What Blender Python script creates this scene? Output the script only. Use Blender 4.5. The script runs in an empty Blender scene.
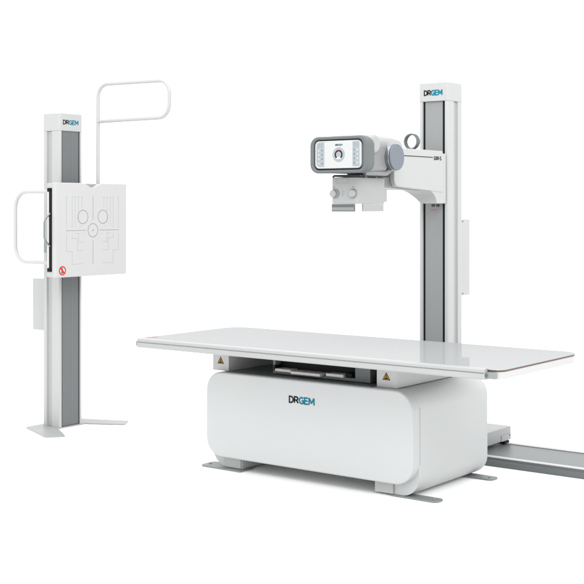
import bpy, bmesh, math, random
from mathutils import Vector, Matrix
R = math.radians
random.seed(4)
sc = bpy.context.scene

# ------------------------------------------------------------------ camera, world, lamps
YAW = math.atan(938/1241.)
cam_d = bpy.data.cameras.new('camera'); cam = bpy.data.objects.new('camera', cam_d)
sc.collection.objects.link(cam); sc.camera = cam
cam.location = (0, 0, 1.45); cam.rotation_euler = (R(90), 0, YAW)
cam_d.sensor_width = 36; cam_d.lens = 1241/584*36
cam_d.shift_y = -(292-207)/584
cam_d.clip_end = 500

w = bpy.data.worlds.new('World'); sc.world = w; w.use_nodes = True
bg = w.node_tree.nodes['Background']
bg.inputs[0].default_value = (1, 1, 1, 1); bg.inputs[1].default_value = 1.35

def softbox(name, loc, target, size, power, col=(1, 1, 1)):
    d = bpy.data.lights.new(name, 'AREA'); d.shape = 'RECTANGLE'
    d.size, d.size_y = size; d.energy = power; d.color = col
    o = bpy.data.objects.new(name, d); sc.collection.objects.link(o)
    o.location = loc
    o.rotation_euler = (Vector(target)-Vector(loc)).to_track_quat('-Z', 'Y').to_euler()
    return o
softbox('key_softbox', (0.6, 1.6, 5.2), (-4.0, 5.4, 0.3), (3.5, 3.5), 200)
softbox('top_softbox', (-4.6, 4.6, 6.0), (-4.6, 5.4, 0.0), (5, 4), 110)

sc.view_settings.view_transform = 'Standard'; sc.view_settings.look = 'None'
sc.view_settings.exposure = .43; sc.view_settings.gamma = 1
sc.render.engine = 'CYCLES'
sc.cycles.max_bounces = 8; sc.cycles.diffuse_bounces = 5

# ------------------------------------------------------------------ materials
def mat(name, col, rough=.45, metal=0., spec=.5, coat=0., grain=0., bump=0., bscale=300., brushed=None):
    m = bpy.data.materials.new(name); m.use_nodes = True
    nt = m.node_tree; b = nt.nodes['Principled BSDF']
    b.inputs['Base Color'].default_value = (*col, 1)
    b.inputs['Roughness'].default_value = rough
    b.inputs['Metallic'].default_value = metal
    b.inputs['Specular IOR Level'].default_value = spec
    b.inputs['Coat Weight'].default_value = coat
    b.inputs['Coat Roughness'].default_value = .04
    tc = nt.nodes.new('ShaderNodeTexCoord')
    mp = nt.nodes.new('ShaderNodeMapping'); nt.links.new(tc.outputs['Object'], mp.inputs[0])
    if brushed: mp.inputs['Scale'].default_value = brushed
    nz = nt.nodes.new('ShaderNodeTexNoise'); nz.inputs['Scale'].default_value = 6 if not brushed else 40
    nz.inputs['Detail'].default_value = 4
    nt.links.new(mp.outputs[0], nz.inputs[0])
    if grain:
        mx = nt.nodes.new('ShaderNodeMix'); mx.data_type = 'RGBA'
        mx.inputs[6].default_value = (*[c*(1-grain) for c in col], 1)
        mx.inputs[7].default_value = (*[min(1, c*(1+grain)) for c in col], 1)
        nt.links.new(nz.outputs['Fac'], mx.inputs[0]); nt.links.new(mx.outputs[2], b.inputs['Base Color'])
    mr = nt.nodes.new('ShaderNodeMapRange')
    mr.inputs['To Min'].default_value = rough*.85; mr.inputs['To Max'].default_value = min(1, rough*1.15)
    nt.links.new(nz.outputs['Fac'], mr.inputs[0]); nt.links.new(mr.outputs[0], b.inputs['Roughness'])
    if bump:
        n2 = nt.nodes.new('ShaderNodeTexNoise'); n2.inputs['Scale'].default_value = bscale
        nt.links.new(tc.outputs['Object'], n2.inputs[0])
        bp = nt.nodes.new('ShaderNodeBump'); bp.inputs['Strength'].default_value = bump
        bp.inputs['Distance'].default_value = .001
        nt.links.new(n2.outputs['Fac'], bp.inputs['Height']); nt.links.new(bp.outputs[0], b.inputs['Normal'])
    return m

M = {}
M['floor'] = mat('studio_floor_white', (.95, .95, .95), .9, spec=.1)
M['white'] = mat('white_powder_coat', (.345, .351, .350), .42, spec=.3, grain=.012, bump=.08)
M['white_b'] = mat('bright_white_enamel', (0.37, 0.3737, 0.37), .4, spec=.3, grain=.01)
M['panel'] = mat('satin_front_panel', (0.406, 0.4171, 0.4171), .5, spec=.28, grain=.01, bump=.05)
M['top'] = mat('glossy_table_laminate', (.258, .266, .268), .06, spec=.07, grain=.008)
M['core'] = mat('brown_phenolic_core', (0.074, 0.037, 0.0296), .5, grain=.15)
M['alu'] = mat('satin_aluminium', (0.296, 0.3034, 0.3108), .35, metal=.6, grain=.02, brushed=(1, 40, 40))
M['profile'] = mat('white_coated_profile', (.29, .295, .295), .4, spec=.3, grain=.01)
M['coll'] = mat('pale_collimator_shell', (.285, .289, .289), .42, spec=.3, grain=.012, bump=.08)
M['steel'] = mat('grey_painted_steel', (0.185, 0.1961, 0.1998), .45, spec=.3, grain=.03, bump=.1)
M['steel_l'] = mat('light_grey_painted_steel', (0.259, 0.2664, 0.2701), .45, spec=.3, grain=.02, bump=.08)
M['rail'] = mat('anodised_rail', (.088, .097, .10), .4, metal=.1, grain=.04, brushed=(1, 40, 40))
M['belt_d'] = mat('dark_grey_cover_belt', (.108, .115, .118), .42, spec=.3, grain=.04, brushed=(60, 60, 1))
M['belt_l'] = mat('light_grey_cover_belt', (0.1998, 0.2072, 0.2094), .38, spec=.3, grain=.03, brushed=(60, 60, 1))
M['belt_s'] = mat('belt_seam_grey', (0.1184, 0.1258, 0.1295), .4, grain=.02)
M['black'] = mat('black_plastic', (0.00296, 0.00333, 0.00444), .6, spec=.15, grain=.1)
M['dark'] = mat('charcoal_plastic', (0.0185, 0.01998, 0.02146), .55, spec=.25, grain=.1)
M['mid'] = mat('mid_grey_cover', (0.074, 0.08288, 0.08584), .5, grain=.04)
M['bezel'] = mat('grey_rubber_bezel', (.100, .111, .114), .5, spec=.3, grain=.02)
M['housing'] = mat('pale_grey_housing', (.175, .18, .183), .4, grain=.02)
M['disc'] = mat('blue_grey_cap', (0.1221, 0.1406, 0.1665), .4, metal=.25, grain=.02)
M['rim'] = mat('brushed_dark_rim', (0.222, 0.2368, 0.2553), .3, metal=.85)
M['chrome'] = mat('polished_steel', (0.592, 0.5994, 0.6068), .18, metal=1.)
M['strip'] = mat('key_strip_grey', (0.2146, 0.2442, 0.259), .45)
M['screen'] = mat('white_membrane_panel', (.385, .392, .392), .3, spec=.3)
M['ivory'] = mat('ivory_plastic', (0.444, 0.4292, 0.407), .4)
M['line'] = mat('grey_print', (.19,.19,.19), .6, spec=.1)
M['line_l'] = mat('pale_grey_print', (.285, .285, .29), .6, spec=.1)
M['ink'] = mat('black_print', (0.00888, 0.00888, 0.01036), .5, spec=.1)
M['teal'] = mat('teal_print', (0, .125, .185), .5, spec=.1)
M['red'] = mat('red_print', (.50, .015, .01), .5, spec=.1)
M['pink'] = mat('faded_red_print', (0.407, 0.0962, 0.0888), .5, spec=.1)
M['yellow'] = mat('yellow_print', (0.3552, 0.185, 0.0111), .5, spec=.1)

nt = M['top'].node_tree; pb = nt.nodes['Principled BSDF']
pb.inputs['Specular IOR Level'].default_value = 0; pb.inputs['Roughness'].default_value = 1
gl = nt.nodes.new('ShaderNodeBsdfGlossy'); gl.inputs['Roughness'].default_value = .04
ms = nt.nodes.new('ShaderNodeMixShader'); ms.inputs[0].default_value = .17
nt.links.new(pb.outputs[0], ms.inputs[1]); nt.links.new(gl.outputs[0], ms.inputs[2])
nt.links.new(ms.outputs[0], nt.nodes['Material Output'].inputs[0])

# ------------------------------------------------------------------ helpers
def thing(name, label, cat, loc, group=None):
    o = bpy.data.objects.new(name, None); sc.collection.objects.link(o)
    o.empty_display_size = .1; o.location = loc
    o['label'] = label; o['category'] = cat
    if group: o['group'] = group
    return o

def world_loc(o):
    v = Vector(o.location)
    while o.parent: o = o.parent; v += Vector(o.location)
    return v

def obj(name, bm, m, parent=None, smooth=True, label=None):
    """bm holds world coordinates; the mesh is re-centred on its own origin"""
    bmesh.ops.recalc_face_normals(bm, faces=bm.faces[:])
    me = bpy.data.meshes.new(name)
    co = [v.co for v in bm.verts]
    c = Vector([(min(v[i] for v in co)+max(v[i] for v in co))/2 for i in range(3)])
    bmesh.ops.translate(bm, verts=bm.verts[:], vec=-c)
    for f in bm.faces: f.smooth = smooth
    bm.to_mesh(me); bm.free()
    if smooth: me.set_sharp_from_angle(angle=R(38))
    mats = m if isinstance(m, (list, tuple)) else [m]
    for x in mats: me.materials.append(x)
    o = bpy.data.objects.new(name, me); sc.collection.objects.link(o)
    if parent:
        o.parent = parent; o.location = c-world_loc(parent)
    else: o.location = c
    if smooth:
        wn = o.modifiers.new('wn', 'WEIGHTED_NORMAL'); wn.keep_sharp = True
    if label: o['label'] = label
    return o

def to3(p, axis, a):
    if axis == 'X': return Vector((a, p[0], p[1]))
    if axis == 'Y': return Vector((p[0], a, p[1]))
    return Vector((p[0], p[1], a))

def prism(bm, pts, axis, a0, a1, bev=0., seg=2, mi=0):
    """extrude polygon pts along axis; pts are (y,z), (x,z) or (x,y)"""
    n0 = set(bm.faces)
    va = [bm.verts.new(to3(p, axis, a0)) for p in pts]; vb = [bm.verts.new(to3(p, axis, a1)) for p in pts]
    fa = bm.faces.new(va); fb = bm.faces.new(vb)
    n = len(pts)
    for i in range(n): bm.faces.new((va[i], va[(i+1) % n], vb[(i+1) % n], vb[i]))
    if bev > 0:
        ed = set(fa.edges) | set(fb.edges)
        for i in range(n):
            p0, p1, p2 = Vector(pts[i-1]), Vector(pts[i]), Vector(pts[(i+1) % n])
            if (p1-p0).angle(p2-p1, 0) > R(35):
                e = bm.edges.get((va[i], vb[i]))
                if e: ed.add(e)
        bmesh.ops.recalc_face_normals(bm, faces=[f for f in bm.faces if f not in n0])
        bmesh.ops.bevel(bm, geom=list(ed), offset=bev, segments=seg, profile=.5, affect='EDGES', clamp_overlap=True)
    for f in bm.faces:
        if f not in n0: f.material_index = mi
    return bm

def box(bm, x0, x1, y0, y1, z0, z1, bev=.003, seg=2, mi=0):
    return prism(bm, [(x0, y0), (x1, y0), (x1, y1), (x0, y1)], 'Z', z0, z1, bev, seg, mi)

def rrect(u0, u1, v0, v1, r, n=8):
    rs = r if isinstance(r, (list, tuple)) else [r]*4
    out = []
    for (cu, cv, a0, rr) in ((u1-rs[0], v0+rs[0], -90, rs[0]), (u1-rs[1], v1-rs[1], 0, rs[1]),
                            (u0+rs[2], v1-rs[2], 90, rs[2]), (u0+rs[3], v0+rs[3], 180, rs[3])):
        if rr <= 0: out.append((cu, cv)); continue
        for k in range(n+1):
            a = R(a0+90*k/n); out.append((cu+rr*math.cos(a), cv+rr*math.sin(a)))
    return out

def circ(cu, cv, r, n=40): return [(cu+r*math.cos(2*math.pi*k/n), cv+r*math.sin(2*math.pi*k/n)) for k in range(n)]

def ring(bm, outer, inner, axis, a0, a1, bev=0.):
    n = len(outer)
    O0 = [bm.verts.new(to3(p, axis, a0)) for p in outer]; O1 = [bm.verts.new(to3(p, axis, a1)) for p in outer]
    I0 = [bm.verts.new(to3(p, axis, a0)) for p in inner]; I1 = [bm.verts.new(to3(p, axis, a1)) for p in inner]
    ed = []
    for i in range(n):
        j = (i+1) % n
        for q in ((O0[i], O0[j], O1[j], O1[i]), (I0[j], I0[i], I1[i], I1[j]),
                  (O0[j], O0[i], I0[i], I0[j]), (O1[i], O1[j], I1[j], I1[i])): bm.faces.new(q)
    if bev:
        for L in (O0, O1, I0, I1):
            for i in range(n): ed.append(bm.edges.get((L[i], L[(i+1) % n])))
        bmesh.ops.recalc_face_normals(bm, faces=bm.faces[:])
        bmesh.ops.bevel(bm, geom=ed, offset=bev, segments=3, profile=.5, affect='EDGES')
    return bm

def fillet(pts, r, n=8):
    pts = [Vector(p) for p in pts]; out = [pts[0]]
    for i in range(1, len(pts)-1):
        a, b, c = pts[i-1], pts[i], pts[i+1]
        d0 = (a-b).normalized(); d1 = (c-b).normalized()
        ang = d0.angle(d1); t = r/math.tan(ang/2)
        t = min(t, (a-b).length*.5 if i > 1 else (a-b).length*.98, (c-b).length*.5 if i < len(pts)-2 else (c-b).length*.98)
        rr = t*math.tan(ang/2)
        cen = b+(d0+d1).normalized()*(rr/math.sin(ang/2))
        p0 = b+d0*t; p1 = b+d1*t
        for k in range(n+1):
            v0 = p0-cen; v1 = p1-cen; tt = k/n; th = v0.angle(v1)
            out.append(cen+(v0*math.sin((1-tt)*th)+v1*math.sin(tt*th))/math.sin(th))
    out.append(pts[-1]); return out

def tube(bm, pts, r, n=16, cap=True, rv=None):
    pts = [Vector(p) for p in pts]; prev = None; N = len(pts)
    up = Vector((.123, .31, .94)).normalized(); rings = []
    for i, p in enumerate(pts):
        t = (pts[min(i+1, N-1)]-pts[max(i-1, 0)]).normalized()
        if i == 0: u = up.cross(t).normalized()
        else: u = (u-t*u.dot(t)).normalized()
        v = t.cross(u); r2 = rv or r
        rings.append([bm.verts.new(p+u*r*math.cos(2*math.pi*k/n)+v*r2*math.sin(2*math.pi*k/n)) for k in range(n)])
    for a, b in zip(rings, rings[1:]):
        for k in range(n): bm.faces.new((a[k], a[(k+1) % n], b[(k+1) % n], b[k]))
    if cap: bm.faces.new(rings[0]); bm.faces.new(rings[-1][::-1])
    return bm

def cyl(bm, c, axis, r0, L, bev=.002, n=40, r1=None):
    """cylinder starting at c running +L along axis"""
    i = 'XYZ'.index(axis); r1 = r0 if r1 is None else r1
    cu = [c[j] for j in range(3) if j != i]
    prism(bm, circ(cu[0], cu[1], r0, n), axis, c[i], c[i]+L, bev, 3)
    return bm

def strokes(paths, axis, a, wd, th=.0012):
    """thin printed or engraved lines as flat bars lying on plane axis=a; th signed towards the viewer"""
    bm = bmesh.new()
    for P in paths:
        for p, q in zip(P, P[1:]):
            d = Vector((q[0]-p[0], q[1]-p[1]))
            if d.length < 1e-6: continue
            d.normalize(); n = Vector((-d.y, d.x))*wd/2; e = d*wd/2
            p_, q_ = Vector(p)-e, Vector(q)+e
            prism(bm, [tuple(p_-n), tuple(q_-n), tuple(q_+n), tuple(p_+n)], axis, a, a+th)
    return bm

FRAMES = {  # local text axes -> world: columns right, up, out
    '-Y': Matrix(((1, 0, 0), (0, 0, -1), (0, 1, 0))),
    '+X': Matrix(((0, 0, 1), (1, 0, 0), (0, 1, 0))),
    '+Z': Matrix(((1, 0, 0), (0, 1, 0), (0, 0, 1))),
}
def text(s, frame, at, width, height, m, parent, name='lettering', bold=.02, label=None):
    c = bpy.data.curves.new('t', 'FONT'); c.body = s; c.size = 1; c.extrude = .0; c.offset = bold; c.resolution_u = 4
    o = bpy.data.objects.new('t', c); sc.collection.objects.link(o)
    dg = bpy.context.evaluated_depsgraph_get(); dg.update()
    me = bpy.data.meshes.new_from_object(o.evaluated_get(dg))
    bpy.data.objects.remove(o); bpy.data.curves.remove(c)
    bm = bmesh.new(); bm.from_mesh(me); bpy.data.meshes.remove(me)
    bmesh.ops.remove_doubles(bm, verts=bm.verts[:], dist=1e-5)
    xs = [v.co.x for v in bm.verts]; ys = [v.co.y for v in bm.verts]
    sx = width/(max(xs)-min(xs)); sy = height/(max(ys)-min(ys)); x0 = min(xs); y0 = min(ys)
    F = FRAMES[frame]
    r = bmesh.ops.extrude_face_region(bm, geom=bm.faces[:])
    up = [v for v in r['geom'] if isinstance(v, bmesh.types.BMVert)]
    for v in bm.verts: v.co = Vector(((v.co.x-x0)*sx, (v.co.y-y0)*sy, .0003))
    for v in up: v.co.z = .0012
    for v in bm.verts: v.co = F @ v.co + Vector(at)
    return obj(name, bm, m, parent, smooth=False, label=label)

GLYPH = {  # stroke letters in a unit-high cell: (advance, strokes)
    'D': (.78, [[(.08, 0), (.08, 1), (.30, 1)]+[(.30+.36*math.sin(R(t)), .5+.5*math.cos(R(t))) for t in range(15, 180, 15)]+[(.30, 0), (.08, 0)]]),
    'R': (.76, [[(.08, 0), (.08, 1), (.36, 1)]+[(.36+.25*math.sin(R(t)), .74+.26*math.cos(R(t))) for t in range(18, 180, 18)]+[(.36, .48), (.08, .48)], [(.34, .48), (.66, 0)]]),
    'G': (.80, [[(.68, .84), (.58, .94), (.44, 1), (.30, .96), (.17, .85), (.09, .68), (.07, .5), (.09, .32), (.17, .15), (.30, .04), (.44, 0), (.58, .03), (.68, .10), (.68, .46), (.42, .46)]]),
    'E': (.68, [[(.60, 1), (.08, 1), (.08, 0), (.60, 0)], [(.08, .52), (.54, .52)]]),
    'X': (.74, [[(.08, 0), (.64, 1)], [(.08, 1), (.64, 0)]]),
    '-': (.40, [[(.06, .45), (.32, .45)]]),
    'S': (.66, [[(.56, .88), (.42, 1), (.22, .98), (.10, .84), (.14, .66), (.30, .54), (.48, .42), (.56, .26), (.48, .06), (.28, 0), (.08, .10)]]),
    'M': (.98, [[(.08, -.08), (.10, 1.08)], [(.12, 1.06), (.46, .18)], [(.46, .18), (.80, 1.06)], [(.82, 1.08), (.84, -.08)]]),
}
def letters(s, frame, at, width, height, m, parent, wt=.2):
    tot = sum(GLYPH[c][0] for c in s); k = width/tot; F = FRAMES[frame]; bm = bmesh.new(); x = 0
    t = wt*height
    for c in s:
        adv, st = GLYPH[c]
        for i, pth in enumerate(st):
            pp = [Vector(((x+p[0])*k, t/2+p[1]*(height-t))) for p in pth]
            dr = [(q-p).normalized() for p, q in zip(pp, pp[1:])]
            L, Rr = [], []
            closed = (pp[0]-pp[-1]).length < 1e-6
            for j, p in enumerate(pp):
                d0 = dr[j-1] if j else (dr[-1] if closed else dr[0]); d1 = dr[j] if j < len(dr) else (dr[0] if closed else dr[-1])
                n0 = Vector((-d0.y, d0.x)); n1 = Vector((-d1.y, d1.x)); n = (n0+n1)
                if n.length < .3: n = n0
                n.normalize(); q = min(1.5, 1/max(.35, n.dot(n0)))
                L.append(p+n*t/2*q); Rr.append(p-n*t/2*q)
            for j in range(len(pp)-1):
                prism(bm, [tuple(L[j]), tuple(L[j+1]), tuple(Rr[j+1]), tuple(Rr[j])], 'Z', .0003, .0012+.00002*i)
        x += adv
    for v in bm.verts: v.co = F @ v.co + Vector(at)
    return obj('lettering', bm, m, parent, smooth=False)
def logo(frame, at, width, height, parent):
    """black DR and teal GEM in one line"""
    F = FRAMES[frame]
    letters('DR', frame, at, width*.385, height, M['ink'], parent)
    letters('GEM', frame, Vector(at)+F @ Vector((width*.385, 0, 0)), width*.615, height, M['teal'], parent)

def P(parent, name, m, x0, x1, y0, y1, z0, z1, bev=.003, label=None):
    return obj(name, box(bmesh.new(), x0, x1, y0, y1, z0, z1, bev), m, parent, label=label)

# ------------------------------------------------------------------ setting
bm = bmesh.new()
vs = [bm.verts.new(v) for v in ((-160, -60, 0), (60, -60, 0), (60, 160, 0), (-160, 160, 0))]
bm.faces.new(vs)
fl = obj('floor', bm, M['floor'], None, smooth=False); fl['kind'] = 'structure'

# ------------------------------------------------------------------ patient table
H = .7294
T = thing('patient_table', 'white x-ray examination table with a long glossy floating top on a rounded box base', 'x-ray table', (-3.87, 5.6, 0))
# body: rounded box whose lower middle is cut out between two feet
X0, X1, Z0, Z1 = -4.54, -3.20, .009, .541
prof = []
def arc(cx, cz, r, a0, a1, n=9): return [(cx+r*math.cos(R(a0+(a1-a0)*k/n)), cz+r*math.sin(R(a0+(a1-a0)*k/n))) for k in range(n+1)]
rb = .10
prof += arc(X0+rb, Z0+rb, rb, 180, 270)
prof += [(-4.33, Z0), (-4.33, .095), (-3.46, .095), (-3.46, Z0)]
prof += arc(X1-rb, Z0+rb, rb, -90, 0)
prof += arc(X1-rb, Z1-.002-rb, rb, 0, 90)
prof += arc(X0+rb, Z1-.002-rb, rb, 90, 180)
body = obj('body', prism(bmesh.new(), prof, 'Y', 5.2762, 5.985, .0012), M['panel'], T)
b = prism(bmesh.new(), rrect(X0, X1, .073, Z1, .105, 12), 'Y', 5.214, 5.2755, 0)
ed = [e for e in b.edges if all(abs(v.co.y-5.214) < 1e-5 for v in e.verts)]
bmesh.ops.recalc_face_normals(b, faces=b.faces[:]); bmesh.ops.bevel(b, geom=ed, offset=.011, segments=4, profile=.5, affect='EDGES')
fp = obj('front_panel', b, M['panel'], T)
logo('-Y', (-3.961, 5.2137, .4165), .170, .0395, fp)
# engraved seam on the end of the body, toe boxes and their screws
P(body, 'seam_strip', M['profile'], X1-.004, X1+.0007, 5.283, 5.288, .17, .452, .0004)
for xa, xb in ((-4.445, -4.335), (-3.455, -3.347)):
    tb = P(T, 'toe_box', M['white'], xa, xb, 5.2665, 5.279, .011, .085, .002)
    P(tb, 'seam_strip', M['line_l'], xa-.0035 if xa < -4 else xb, xa if xa < -4 else xb+.0035, 5.2685, 5.278, .013, .083, 0)
# foot plates on the floor
def slab_foot(pts, parent):
    return obj('foot_plate', prism(bmesh.new(), pts, 'Z', .0006, .0085, .0015), M['steel'], parent)
def hplate(x0, x1, y0, y1, right):
    r = .028
    return rrect(x0, x1, y0, y1, [r, r, 0, 0] if right else [0, 0, r, r], 5)
feet = [slab_foot(hplate(-3.36, -3.093, 5.265, 5.345, True), T), slab_foot(hplate(-3.36, -3.112, 5.87, 5.955, True), T),
        slab_foot(hplate(-4.60, -4.31, 5.23, 5.35, False), T), slab_foot(hplate(-4.66, -4.40, 5.87, 5.955, False), T)]
for f_, (bx, by) in zip(feet, ((-3.130, 5.305), (-3.148, 5.912), (-4.575, 5.29), (-4.62, 5.912))):
    obj('foot_bolt', prism(bmesh.new(), circ(bx, by, .009, 6), 'Z', .0086, .0135, .001), M['steel_l'], f_)
# support brackets with warning triangles
def warn(parent, cx, cz, s, y):
    tri = [(cx-s*.58, cz-s*.45), (cx+s*.58, cz-s*.45), (cx, cz+s*.55)]
    wt = obj('warning_sign', prism(bmesh.new(), tri, 'Y', y-.0008, y+.0006), M['ink'], parent, smooth=False)
    k = .74; c0 = (cx, cz-s*.117)
    obj('sign_face', prism(bmesh.new(), [(c0[0]+(p[0]-c0[0])*k, c0[1]+(p[1]-c0[1])*k) for p in tri], 'Y', y-.0014, y-.0007), M['yellow'], parent, smooth=False)
    b = bmesh.new()
    prism(b, [(cx-s*.05, cz-s*.12), (cx+s*.05, cz-s*.12), (cx+s*.07, cz+s*.2), (cx-s*.07, cz+s*.2)], 'Y', y-.002, y-.0013)
    prism(b, rrect(cx-s*.25, cx+s*.25, cz-s*.33, cz-s*.16, s*.04, 3), 'Y', y-.002, y-.0013)
    obj('sign_symbol', b, M['ink'], parent, smooth=False)
for xa, xb, wx in ((-4.532, -4.416, -4.474), (-3.441, -3.322, -3.383)):
    br = P(T, 'support_bracket', M['white_b'], xa, xb, 5.262, 5.93, .5415, .6865, .003)
    warn(br, wx, .598, .040, 5.262)
    obj('screw', cyl(bmesh.new(), (xb-.0005, 5.31, .672), 'X', .005, .0025, .0005, 12), M['dark'], br)
# centre carriage under the top: detector tray between the brackets
P(T, 'rear_cover', M['mid'], -4.41, -3.45, 5.80, 5.82, .5415, .684, .001)
P(T, 'base_tray', M['mid'], -4.405, -3.452, 5.226, 5.79, .5413, .5455, .001)
cr = bmesh.new()
prism(cr, [(-4.135, .549), (-3.505, .549), (-3.505, .684), (-3.598, .684), (-3.598, .566), (-4.118, .566), (-4.118, .684), (-4.135, .684)], 'Y', 5.30, 5.74, .0015)
carr = obj('tray_carriage', cr, M['mid'], T)
P(carr, 'tray_slot', M['black'], -4.115, -3.601, 5.345, 5.73, .5665, .683, .001)
for xa, xb, zc, yf in ((-4.108, -4.003, .572, 5.283), (-3.992, -3.80, .568, 5.268), (-3.772, -3.662, .573, 5.283)):
    b = bmesh.new(); prism(b, rrect(yf, yf+.16, zc-.008, zc+.008, .004, 4), 'X', xa, xb, .002)
    obj('tray_handle', b, M['ivory'], carr)
P(carr, 'tray_lock', M['black'], -3.655, -3.615, 5.292, 5.34, .57, .590, .003)
P(carr, 'tray_lock', M['black'], -4.126, -4.110, 5.29, 5.34, .568, .596, .003)
P(carr, 'tray_shelf', M['dark'], -4.11, -3.61, 5.31, 5.34, .6185, .622, .001)
P(T, 'motor_cover', M['dark'], -3.502, -3.452, 5.40, 5.70, .549, .683, .003)
P(T, 'cable_guide', M['black'], -3.50, -3.452, 5.315, 5.36, .572, .579, .001)
# tabletop
TX0, TX1, TY0, TY1 = -4.785, -2.565, 4.925, 5.768
rc = .055
def oct_(x0, x1, y0, y1, c, n=6):
    return rrect(x0, x1, y0, y1, [c, c*1.6, c*1.9, c*.3], n)
tt = obj('tabletop', prism(bmesh.new(), oct_(TX0, TX1, TY0, TY1, rc), 'Z', H-.0035, H, .0012, 2), M['top'], T)
obj('core_edge', prism(bmesh.new(), oct_(TX0+.001, TX1-.001, TY0+.001, TY1-.001, rc), 'Z', H-.0105, H-.0036, 0), M['core'], tt)
obj('top_frame', prism(bmesh.new(), oct_(TX0+.0025, TX1-.0025, TY0+.0025, TY1-.0025, rc), 'Z', H-.0440, H-.0106, .002), M['white_b'], T)
# front and rear accessory rails: C profile
for sgn, yb in ((-1, TY0),):
    b = bmesh.new()
    pr = [(0, H-.0455), (.026, H-.0455), (.031, H-.040), (.031, H-.0195), (.0255, H-.0180), (.0255, H-.0145), (.031, H-.013), (.031, H-.001),
          (.026, H+.0035), (-.004, H+.0035), (-.004, H+.0004), (0, H+.0004)]
    prism(b, [(yb+sgn*p[0], p[1]) for p in pr], 'X', -4.760, -2.632, .0012, 2)
    rl = obj('accessory_rail', b, M['profile'], T)
    for xa, xb in ((-4.781, -4.7605), (-2.6318, -2.584)):
        b = bmesh.new()
        prism(b, rrect(*sorted((yb-sgn*.002, yb+sgn*.018)), H-.0395, H-.0135, .003, 3), 'X', xa, xb, .0015)
        obj('rail_end', b, M['steel'], rl)
        if xa > -4: obj('end_pin', cyl(bmesh.new(), (xa-.004 if xa < -4 else xa-.0005, yb+sgn*.0225, H-.0255), 'X', .006, .008, .001, 14), M['mid'], rl)
# red markings printed at the left end of the top
b = strokes([[(-4.779+.0, 4.985), (-4.771, 5.003)], [(-4.766, 4.985), (-4.762, 5.000)], [(-4.770, 5.010), (-4.752, 5.012)],
             [(-4.760, 5.020), (-4.742, 5.022)], [(-4.756, 5.030), (-4.740, 5.040)], [(-4.748, 5.004), (-4.744, 5.020)]], 'Z', H+.0002, .006, .0005)
obj('red_marking', b, M['pink'], tt, smooth=False)

# ------------------------------------------------------------------ floor rail and tube stand
FR = thing('floor_rail', 'long grey aluminium floor rail running out of frame behind the table', 'floor rail', (-3.5, 6.44, 0))
RX0, RX1 = -5.0, -1.9
b = bmesh.new()
prism(b, [(6.205, .001), (6.675, .001), (6.675, .0455), (6.222, .0455), (6.219, .034), (6.205, .030)], 'X', RX0, RX1, .001)
obj('rail_bed', b, M['rail'], FR)
for ya, yb in ((6.222, 6.262), (6.638, 6.664)):
    P(FR, 'rail_lip', M['white_b'], RX0+.002, RX1-.002, ya, yb, .0457, .0505, .0015)
P(FR, 'rail_gap', M['dark'], RX0+.002, RX1-.002, 6.263, 6.270, .0457, .0475, 0)
P(FR, 'rail_gap', M['dark'], RX0+.002, RX1-.002, 6.6655, 6.673, .0457, .0495, 0)
for x in (-4.6, -3.9, -3.19, -2.5):
    for y in (6.33, 6.60): obj('rail_screw', prism(bmesh.new(), circ(x, y, .006, 12), 'Z', .0457, .0468), M['alu'], FR)

TS = thing('tube_stand', 'tall white column tube stand on the floor rail, its arm carrying the x-ray tube head', 'x-ray tube stand', (-3.75, 6.44, 0))
base = P(TS, 'base_carriage', M['steel_l'], -4.02, -3.42, 6.19, 6.69, .066, .146, .006)
P(base, 'end_cover', M['steel_l'], -3.4195, -3.4165, 6.565, 6.683, .068, .105, .001)
P(base, 'wheel_guard', M['black'], -3.46, -3.415, 6.60, 6.66, .0525, .066, .002)
obj('screw', cyl(bmesh.new(), (-3.4165, 6.668, .094), 'X', .004, .002, 0, 12), M['dark'], base)

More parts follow.
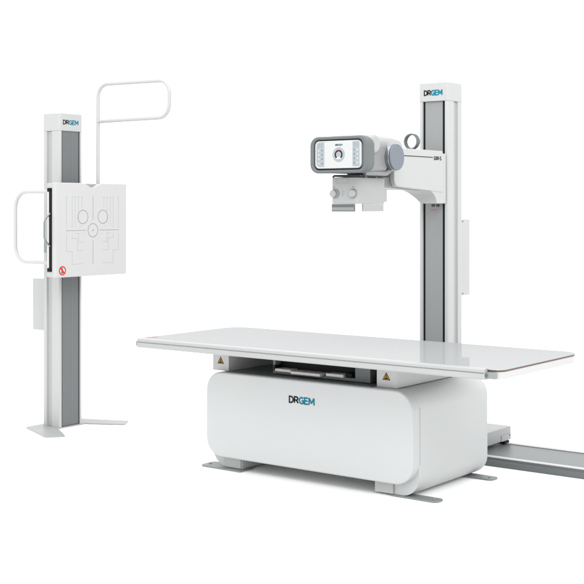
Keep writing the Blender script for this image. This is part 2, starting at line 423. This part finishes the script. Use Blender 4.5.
def column(root, name, cx0, cx1, cy0, cy1, z0, z1, zcap, face, belt, inset, sides):
    """mast: body with grooved flanks, cap, sunk cover belt in the face ('-Y' or '+X')"""
    b = bmesh.new(); d = .0012; g = .012
    # U-shaped plan so that the belt sits in a real recess
    if face == '-Y':
        a0, a1 = inset
        pl = [(cx0+d, cy0+d), (a0, cy0+d), (a0, cy0+.022), (a1, cy0+.022), (a1, cy0+d), (cx1-d, cy0+d)]
        s0, s1 = sides
        pl += [(cx1-d, s0), (cx1-d-g, s0+.003), (cx1-d-g, s1-.003), (cx1-d, s1), (cx1-d, cy1-d), (cx0+d, cy1-d),
               (cx0+d, s1), (cx0+d+g, s1-.003), (cx0+d+g, s0+.003), (cx0+d, s0)]
    else:
        a0, a1 = inset; s0, s1 = sides
        pl = [(cx1-d, cy1-d), (cx1-d, a1), (cx1-.022, a1), (cx1-.022, a0), (cx1-d, a0), (cx1-d, cy0+d),
              (s1, cy0+d), (s1-.003, cy0+d+g), (s0+.003, cy0+d+g), (s0, cy0+d), (cx0+d, cy0+d), (cx0+d, cy1-d),
              (s0, cy1-d), (s0+.003, cy1-d-g), (s1-.003, cy1-d-g), (s1, cy1-d)]
    prism(b, pl, 'Z', z0, zcap, .0)
    ed = [e for e in b.edges if abs(e.verts[0].co.z-e.verts[1].co.z) > .5 and e.calc_length() > .5 and
          (abs(e.verts[0].co.x-(cx0+d)) < 1e-4 or abs(e.verts[0].co.x-(cx1-d)) < 1e-4) and (abs(e.verts[0].co.y-(cy0+d)) < 1e-4 or abs(e.verts[0].co.y-(cy1-d)) < 1e-4)]
    bmesh.ops.recalc_face_normals(b, faces=b.faces[:])
    bmesh.ops.bevel(b, geom=ed, offset=.011, segments=4, profile=.5, affect='EDGES')
    col = obj(name, b, M['white'], root)
    if face == '-Y':
        P(col, 'groove_liner', M['profile'], cx1-d-g+.0003, cx1-d-g+.0023, s0+.006, s1-.006, z0+.002, zcap-.002, 0)
    else:
        P(col, 'groove_liner', M['profile'], s0+.006, s1-.006, cy0+d+g-.0023, cy0+d+g-.0003, z0+.002, zcap-.002, 0)
    c = obj('column_cap', prism(bmesh.new(), rrect(cx0, cx1, cy0, cy1, .013, 5), 'Z', zcap+.0005, z1, .003, 3), M['white'], root)
    return col, c

colr, capr = column(TS, 'column', -3.853, -3.653, 6.35, 6.522, .147, 2.184, 2.074, '-Y', None, (-3.828, -3.676), (6.418, 6.468))
P(colr, 'cover_belt', M['belt_l'], -3.815, -3.697, 6.362, 6.370, .15, 2.073, .0008)
for xa, xb in ((-3.8275, -3.8155), (-3.6965, -3.6765)):
    P(colr, 'belt_gap', M['black'], xa, xb, 6.364, 6.371, .15, 2.073, 0)
logo('-Y', (-3.817, 6.3497, 2.108), .127, .034, capr)
cb = P(TS, 'control_box', M['white'], -3.845, -3.6655, 6.5225, 6.632, .920, 1.376, .003)
for z in (.932, 1.364): obj('screw', cyl(bmesh.new(), (-3.6657, 6.545, z), 'X', .0045, .0015, 0, 10), M['dark'], cb)

# carriage on the column with gusset, white arm plate
b = bmesh.new()
prism(b, [(6.345, 1.762), (6.16, 1.762), (6.16, 1.546), (6.19, 1.533), (6.215, 1.515), (6.232, 1.495), (6.241, 1.470), (6.345, 1.470)], 'X', -3.847, -3.664, 0)
n_ = Vector((-(1.548-1.470), 0, -.072)).normalized()
bmesh.ops.bisect_plane(b, geom=b.verts[:]+b.edges[:]+b.faces[:], plane_co=(-3.847, 6.3, 1.548), plane_no=n_, clear_outer=True)
bmesh.ops.holes_fill(b, edges=[e for e in b.edges if e.is_boundary])
bmesh.ops.recalc_face_normals(b, faces=b.faces[:])
bmesh.ops.bevel(b, geom=[e for e in b.edges if e.calc_face_angle(0) > R(35)], offset=.004, segments=3, profile=.5, affect='EDGES')
AC = obj('arm_carriage', b, M['white'], TS)
b = bmesh.new()
prism(b, [(5.60, 1.60), (5.64, 1.562), (5.98, 1.546), (6.155, 1.546), (6.158, 1.745), (5.62, 1.745)], 'X', -3.845, -3.6925, .010, 4)
arm = obj('arm', b, M['housing'], TS)
ap = rrect(5.775, 6.303, 1.535, 1.7765, [.008, .006, .012, .04], 6)
ap = [(p[0], p[1]+(max(0, (6.303-p[0]))/.528*.030 if p[1] < 1.60 else 0)) for p in ap]
plate = obj('arm_cover', prism(bmesh.new(), ap, 'X', -3.692, -3.6605, .004, 3), M['white'], TS)
b = strokes([[(5.80, 1.7355), (6.185, 1.7355)]], 'X', -3.6600, .0042, .0008)
obj('printed_line', b, M['ink'], plate, smooth=False)
letters('GXR-S', '+X', (-3.6603, 6.198, 1.720), .085, .0235, M['ink'], plate, wt=.19)
# marks on the belt just under the carriage
text('||| |||', '-Y', (-3.771, 6.3617, 1.452), .052, .014, M['ink'], colr, name='scale_mark', bold=.03)
obj('scale_mark', strokes([[(-3.775, 1.432), (-3.735, 1.432)]], 'Y', 6.3615, .0035, -.0008), M['pink'], colr, smooth=False)
# cable ring on the arm
rg = ring(bmesh.new(), circ(-3.757, 1.8265, .0465, 48), circ(-3.757, 1.8265, .0378, 48), 'Y', 6.10, 6.130, .002)
obj('cable_ring', rg, M['bezel'], arm)
P(arm, 'ring_foot', M['housing'], -3.769, -3.745, 6.105, 6.126, 1.74, 1.783, .004)

# pivot cap
pv = obj('pivot_hub', cyl(bmesh.new(), (-3.69, 5.64, 1.7165), 'X', .068, .110, .006), M['housing'], TS)
obj('hub_ring', cyl(bmesh.new(), (-3.622, 5.64, 1.7165), 'X', .0735, .056, .004, 56), M['rim'], pv)
obj('hub_cap', cyl(bmesh.new(), (-3.5655, 5.64, 1.7165), 'X', .0705, .010, .003, 56), M['disc'], pv)

# tube head: housing, bezel, display
HD = obj('tube_housing', prism(bmesh.new(), rrect(-3.865, -3.590, 1.628, 1.805, .040, 8), 'Y', 5.36, 5.60, .012, 4), M['housing'], TS)
b = bmesh.new()
tube(b, [(-3.86, 5.46, 1.782), (-3.80, 5.46, 1.782), (-3.572, 5.46, 1.782)], .050, 40)
ed = [e for e in b.edges if all(abs(v.co.x+3.572) < 1e-4 for v in e.verts) or all(abs(v.co.x+3.86) < 1e-4 for v in e.verts)]
bmesh.ops.recalc_face_normals(b, faces=b.faces[:]); bmesh.ops.bevel(b, geom=ed, offset=.018, segments=5, profile=.5, affect='EDGES')
obj('tube_cover', b, M['profile'], HD)
b = bmesh.new(); tube(b, [(-3.68, 5.52, 1.783), (-3.68, 5.62, 1.786), (-3.69, 5.74, 1.784), (-3.70, 5.85, 1.774)], .05, 32)
ed = [e for e in b.edges if all(abs(v.co.y-5.85) < .02 for v in e.verts) and len(e.link_faces) == 2 and any(len(f.verts) > 10 for f in e.link_faces)]
bmesh.ops.bevel(b, geom=ed, offset=.016, segments=4, profile=.5, affect='EDGES')
obj('cable_boot', b, M['profile'], HD)
bz = ring(bmesh.new(), rrect(-3.881, -3.515, 1.626, 1.819, .050, 10), rrect(-3.857, -3.545, 1.643, 1.802, .032, 10), 'Y', 5.290, 5.342, .008)
BZ = obj('console_bezel', bz, M['bezel'], TS)
obj('console_back', prism(bmesh.new(), rrect(-3.876, -3.520, 1.631, 1.814, .046, 10), 'Y', 5.330, 5.366, .006), M['bezel'], BZ)
DS = obj('control_console', prism(bmesh.new(), rrect(-3.849, -3.5555, 1.651, 1.796, .026, 8), 'Y', 5.293, 5.329, .004, 3), M['screen'], TS)
Yd = 5.293
for xa, xb in ((-3.8445, -3.789), (-3.609, -3.5665)):
    r4 = [.003, .003, .022, .022] if xa < -3.7 else [.006]*4
    s_ = obj('key_strip', prism(bmesh.new(), rrect(xa+(.006 if xa < -3.7 else 0), xb, 1.6605, 1.790, r4, 5), 'Y', Yd-.0008, Yd+.001), M['strip'], DS, smooth=False)
    xc = (xa+xb)/2+(.003 if xa < -3.7 else 0)
    for k in range(4):
        z = 1.746-k*.0225
        obj('key', prism(bmesh.new(), circ(xc-.009*(1 if xa < -3.7 else -1), z, .0048, 14), 'Y', Yd-.0014, Yd-.0007), M['screen'], DS, smooth=False)
        obj('key_symbol', prism(bmesh.new(), circ(xc+.011*(1 if xa < -3.7 else -1), z, .0036, 10), 'Y', Yd-.0014, Yd-.0007), M['mid'], DS, smooth=False)
    for dx in (-.008, .009):
        for zz in (1.776, 1.766): obj('key_symbol', prism(bmesh.new(), rrect(xc+dx-.003, xc+dx+.003, zz, zz+.004, .001, 2), 'Y', Yd-.0014, Yd-.0007), M['line'], DS, smooth=False)
dl = obj('dial', prism(bmesh.new(), circ(-3.6965, 1.7225, .0378, 48), 'Y', Yd-.0008, Yd+.001), M['strip'], DS, smooth=False)
def arcband(cx, cz, r0, r1, a0, a1, n=26):
    return arc(cx, cz, r1, a0, a1, n)+arc(cx, cz, r0, a1, a0, n)
obj('dial_scale', prism(bmesh.new(), arcband(-3.6965, 1.7225, .0170, .0245, -50, 230), 'Y', Yd-.0015, Yd-.0007), M['ink'], DS, smooth=False)
obj('dial_face', prism(bmesh.new(), [(-3.713, 1.698), (-3.680, 1.698), (-3.688, 1.711), (-3.705, 1.711)], 'Y', Yd-.0015, Yd-.0007), M['screen'], DS, smooth=False)
obj('dial_needle', prism(bmesh.new(), circ(-3.6965, 1.7450, .0030, 10), 'Y', Yd-.0022, Yd-.0014), M['red'], DS, smooth=False)
logo('-Y', (-3.718, Yd+.0002, 1.7680), .046, .0098, DS)

# swivel plate between the head and the collimator
sw = P(TS, 'swivel_plate', M['dark'], -3.79, -3.62, 5.375, 5.66, 1.609, 1.620, .003)
obj('swivel_ring', cyl(bmesh.new(), (-3.715, 5.53, 1.6185), 'Z', .075, .02, .002), M['mid'], sw)
b = bmesh.new(); tube(b, fillet([(-3.585, 5.66, 1.68), (-3.60, 5.60, 1.628), (-3.62, 5.42, 1.628)], .05, 8), .013, 14)
obj('swivel_arm', b, M['housing'], sw)
for x, y in ((-3.80, 5.392), (-3.63, 5.45), (-3.63, 5.55)):
    obj('stop_pin', cyl(bmesh.new(), (x, y, 1.6065), 'Z', .006, .008, .001, 12), M['alu'] if y > 5.4 else M['dark'], sw)
# collimator
CX0, CX1, CY0, CY1, CZ0, CZ1 = -3.816, -3.650, 5.40, 5.662, 1.4665, 1.607
CO = obj('collimator', prism(bmesh.new(), rrect(CX0, CX1, CY0, CY1, [.020, .006, .006, .008], 8), 'Z', CZ0, CZ1, .004, 3), M['coll'], TS)
obj('label_plate', ring(bmesh.new(), rrect(-3.788, -3.709, 1.574, 1.600, .003, 3), rrect(-3.7867, -3.7103, 1.5753, 1.5987, .002, 3), 'Y', 5.3993, 5.4005), M['line_l'], CO, smooth=False)
for x in (-3.801, -3.678):
    k = obj('knob', cyl(bmesh.new(), (x, 5.383, 1.521), 'Y', .0200, .0175, .004, 36), M['coll'], CO)
    obj('knob_collar', cyl(bmesh.new(), (x+(.009 if x < -3.7 else 0), 5.3945, 1.521), 'Y', .0245, .0055, .002, 36), M['steel'], CO)
    obj('index_mark', prism(bmesh.new(), circ(x, 1.556, .0022, 8), 'Y', 5.3992, 5.4004), M['ink'], CO, smooth=False)
for z in (1.530, 1.515):
    obj('lamp_button', cyl(bmesh.new(), (-3.745, 5.3975, z), 'Y', .0045, .0028, .0006, 16), M['steel_l'], CO)
P(CO, 'side_switch', M['coll'], -3.672, -3.654, 5.6625, 5.694, 1.478, 1.548, .003)
fr_ = P(TS, 'beam_rail', M['mid'], -3.816, -3.668, 5.398, 5.405, 1.426, 1.4655, .001, label='dark grey rail facing the front')
P(fr_, 'rail_groove', M['steel'], -3.813, -3.671, 5.3955, 5.3975, 1.431, 1.449, .0006)
P(TS, 'beam_rail', M['coll'], -3.664, -3.652, 5.458, 5.656, 1.426, 1.4655, .002)

# ------------------------------------------------------------------ wall bucky stand
WS = thing('bucky_stand', 'free-standing white column chest x-ray stand with square detector plate left of the table', 'x-ray stand', (-6.18, 5.65, 0))
yc = 5.652
bp_ = [(-6.30, yc-.205), (-6.29, yc-.217), (-5.945, yc-.366), (-5.925, yc-.362), (-5.865, yc-.282), (-5.868, yc-.265), (-6.06, yc-.14), (-6.0985, yc-.13), (-6.0985, yc+.13), (-6.06, yc+.14), (-5.868, yc+.245), (-5.862, yc+.262), (-5.925, yc+.357), (-5.945, yc+.360), (-6.29, yc+.217), (-6.30, yc+.205)]
obj('base_plate', prism(bmesh.new(), bp_, 'Z', .0006, .0085, .0015), M['steel_l'], WS)
coll, capl = column(WS, 'column', -6.259, -6.10, 5.55, 5.755, .009, 2.065, 1.949, '+X', None, (5.572, 5.734), (-6.223, -6.173))
# belt sits in the recess, with a slim raised seam
P(coll, 'cover_belt', M['belt_d'], -6.114, -6.106, 5.582, 5.724, .012, 1.948, .0008)
P(coll, 'belt_seam', M['belt_s'], -6.106, -6.105, 5.662, 5.668, .012, 1.948, 0)
for ya, yb in ((5.5725, 5.5815), (5.7245, 5.7335)):
    P(coll, 'belt_gap', M['black'] if ya < 5.6 else M['dark'], -6.116, -6.109, ya, yb, .012, 1.948, 0)
logo('+X', (-6.1003, 5.582, 1.991), .138, .032, capl)
P(WS, 'control_box', M['white'], -6.44, -6.2595, 5.62, 5.71, .625, .969, .003)

BK = -5.90
# bucky body: plate with chin notch in the front shell
DT = P(WS, 'detector_housing', M['white'], -5.9885, -5.933, 5.3415, 5.9655, 1.0055, 1.602, .005)
b = bmesh.new()
y0, y1, z0, z1 = 5.340, 5.9675, 1.003, 1.6045
nt_ = []
yn, hw, dp = 5.657, .085, .029
for k in range(25):
    t = -1+2*k/24.; nt_.append((yn-t*hw, z1-dp*(math.cos(t*math.pi)+1)/2))
pts = rrect(y0, y1, z0, z1, .008, 4)
# insert notch between upper-right and upper-left corners (rrect order: lr, ur, ul, ll)
pts = pts[:10]+nt_+pts[10:]
prism(b, pts, 'X', -5.9308, BK, .0)
ed = [e for e in b.edges if all(abs(v.co.x-BK) < 1e-5 for v in e.verts)]
bmesh.ops.recalc_face_normals(b, faces=b.faces[:]); bmesh.ops.bevel(b, geom=ed, offset=.006, segments=3, profile=.5, affect='EDGES')
P(DT, 'notch_shade_liner', M['steel_l'], -5.9327, -5.9312, 5.572, 5.742, 1.55, 1.6015, 0)  # darker grey liner added behind the notch; its colour paints in the recess shade
pl = obj('front_plate', b, M['white_b'], WS)
cy_, cz_ = 5.659, 1.299
bold = []; thin = []
bold.append([(cy_, cz_+.070), (cy_, cz_+.218)]); bold.append([(cy_, cz_-.068), (cy_, cz_-.216)])
bold.append([(cy_-.235, cz_), (cy_-.060, cz_)]); bold.append([(cy_+.060, cz_), (cy_+.235, cz_)])
def circle_path(c, z, r, n=36): return [(c+r*math.cos(2*math.pi*k/n), z+r*math.sin(2*math.pi*k/n)) for k in range(n+1)]
bold += [circle_path(cy_, cz_, .0435), circle_path(cy_-.0885, cz_+.087, .0435), circle_path(cy_+.0885, cz_+.087, .0435)]
obj('alignment_mark', strokes(bold, 'X', BK-.0002, .0026, .0008), M['line'], pl, smooth=False)
obj('centre_dot', prism(bmesh.new(), circ(cy_, cz_, .005, 16), 'X', BK-.0002, BK+.0008), M['line'], pl, smooth=False)
for s in (-1, 1):
    for off, zt, zb in ((.231, .218, .016), (.182, .216, .018), (.156, .216, .030), (.127, .215, .050), (.098, .214, .148)):
        thin.append([(cy_+s*(off-.012), cz_+zt), (cy_+s*off, cz_+zt), (cy_+s*off, cz_+zb)])
    thin.append([(cy_+s*q[0], cz_+q[1]) for q in ((.231, -.020), (.231, -.132), (.182, -.134), (.180, -.216), (.085, -.214))])
    thin.append([(cy_+s*q[0], cz_+q[1]) for q in ((.182, -.020), (.182, -.050), (.136, -.050), (.136, -.130), (.085, -.130))])
    thin.append([(cy_+s*q[0], cz_+q[1]) for q in ((.156, -.020), (.125, -.020), (.125, -.076), (.085, -.076))])
    thin.append([(cy_+s*.12, cz_+.032), (cy_+s*.10, cz_+.026)]); thin.append([(cy_+s*.085, cz_-.022), (cy_+s*.07, cz_-.022)])
obj('alignment_mark', strokes(thin, 'X', BK-.0003, .0019, .0007), M['line_l'], pl, smooth=False)
# prohibition sign, lower left corner of the plate
ny, nz_ = 5.394, 1.046
sg = obj('prohibition_sign', prism(bmesh.new(), circ(ny, nz_, .0265, 40), 'X', BK+.0001, BK+.0008), M['screen'], pl, smooth=False)
b = bmesh.new()
prism(b, circ(ny-.003, nz_+.0135, .0045, 14), 'X', BK+.0008, BK+.0014)
prism(b, [(ny-.009, nz_-.006), (ny+.001, nz_-.007), (ny+.003, nz_+.009), (ny-.007, nz_+.009)], 'X', BK+.0008, BK+.0014)
prism(b, [(ny+.001, nz_-.007), (ny+.012, nz_-.006), (ny+.012, nz_-.001), (ny+.001, nz_+.001)], 'X', BK+.0008, BK+.0014)
prism(b, [(ny-.012, nz_-.016), (ny+.013, nz_-.016), (ny+.013, nz_-.011), (ny-.012, nz_-.010)], 'X', BK+.0008, BK+.0014)
obj('sign_figure', b, M['ink'], pl, smooth=False)
b = ring(bmesh.new(), circ(ny, nz_, .0290, 40), circ(ny, nz_, .0218, 40), 'X', BK+.0004, BK+.0020)
d = .0165; prism(b, [(ny-d-.0025, nz_+d-.0025), (ny-d+.0025, nz_+d+.0025), (ny+d+.0025, nz_-d+.0025), (ny+d-.0025, nz_-d-.0025)], 'X', BK+.0015, BK+.0019)
obj('sign_ring', b, M['red'], pl, smooth=False)
# loading slot on the near side
sl = P(DT, 'tray_slot', M['black'], -5.9625, -5.9385, 5.3385, 5.343, 1.040, 1.570, .0005)
P(DT, 'slot_strip', M['ivory'], -5.9775, -5.9630, 5.3365, 5.343, 1.065, 1.545, .0008)
for z in (1.040, 1.548): P(DT, 'slot_end', M['black'], -5.977, -5.945, 5.3355, 5.3415, z, z+.022, .0008)
b = bmesh.new(); tube(b, fillet([(-5.955, 5.342, 1.408), (-5.958, 5.294, 1.372), (-5.958, 5.294, 1.238), (-5.955, 5.342, 1.202)], .05, 8), .0058, 12)
obj('tray_handle', b, M['rim'], DT)
# support carriage behind the plate
P(WS, 'support_carriage', M['steel_l'], -6.0975, -5.9895, 5.585, 5.72, 1.12, 1.50, .006)
P(WS, 'support_arm', M['steel'], -6.04, -5.9895, 5.36, 5.583, 1.16, 1.235, .004)
# hand grips
b = bmesh.new(); tube(b, fillet([(-5.995, 5.372, 1.5475), (-6.322, 5.372, 1.5475), (-6.322, 5.372, 1.0945), (-5.995, 5.372, 1.0945)], .105, 12), .0125, 18)
obj('side_grip', b, M['white_b'], WS)
b = bmesh.new()
loop = fillet([(-5.962, 5.765, 1.55), (-5.962, 5.765, 2.258), (-5.325, 5.765, 2.249), (-5.325, 5.765, 2.016), (-5.958, 5.765, 2.014)], .085, 12)
tube(b, loop, .0125, 18)
obj('overhead_grip', b, M['white'], WS)
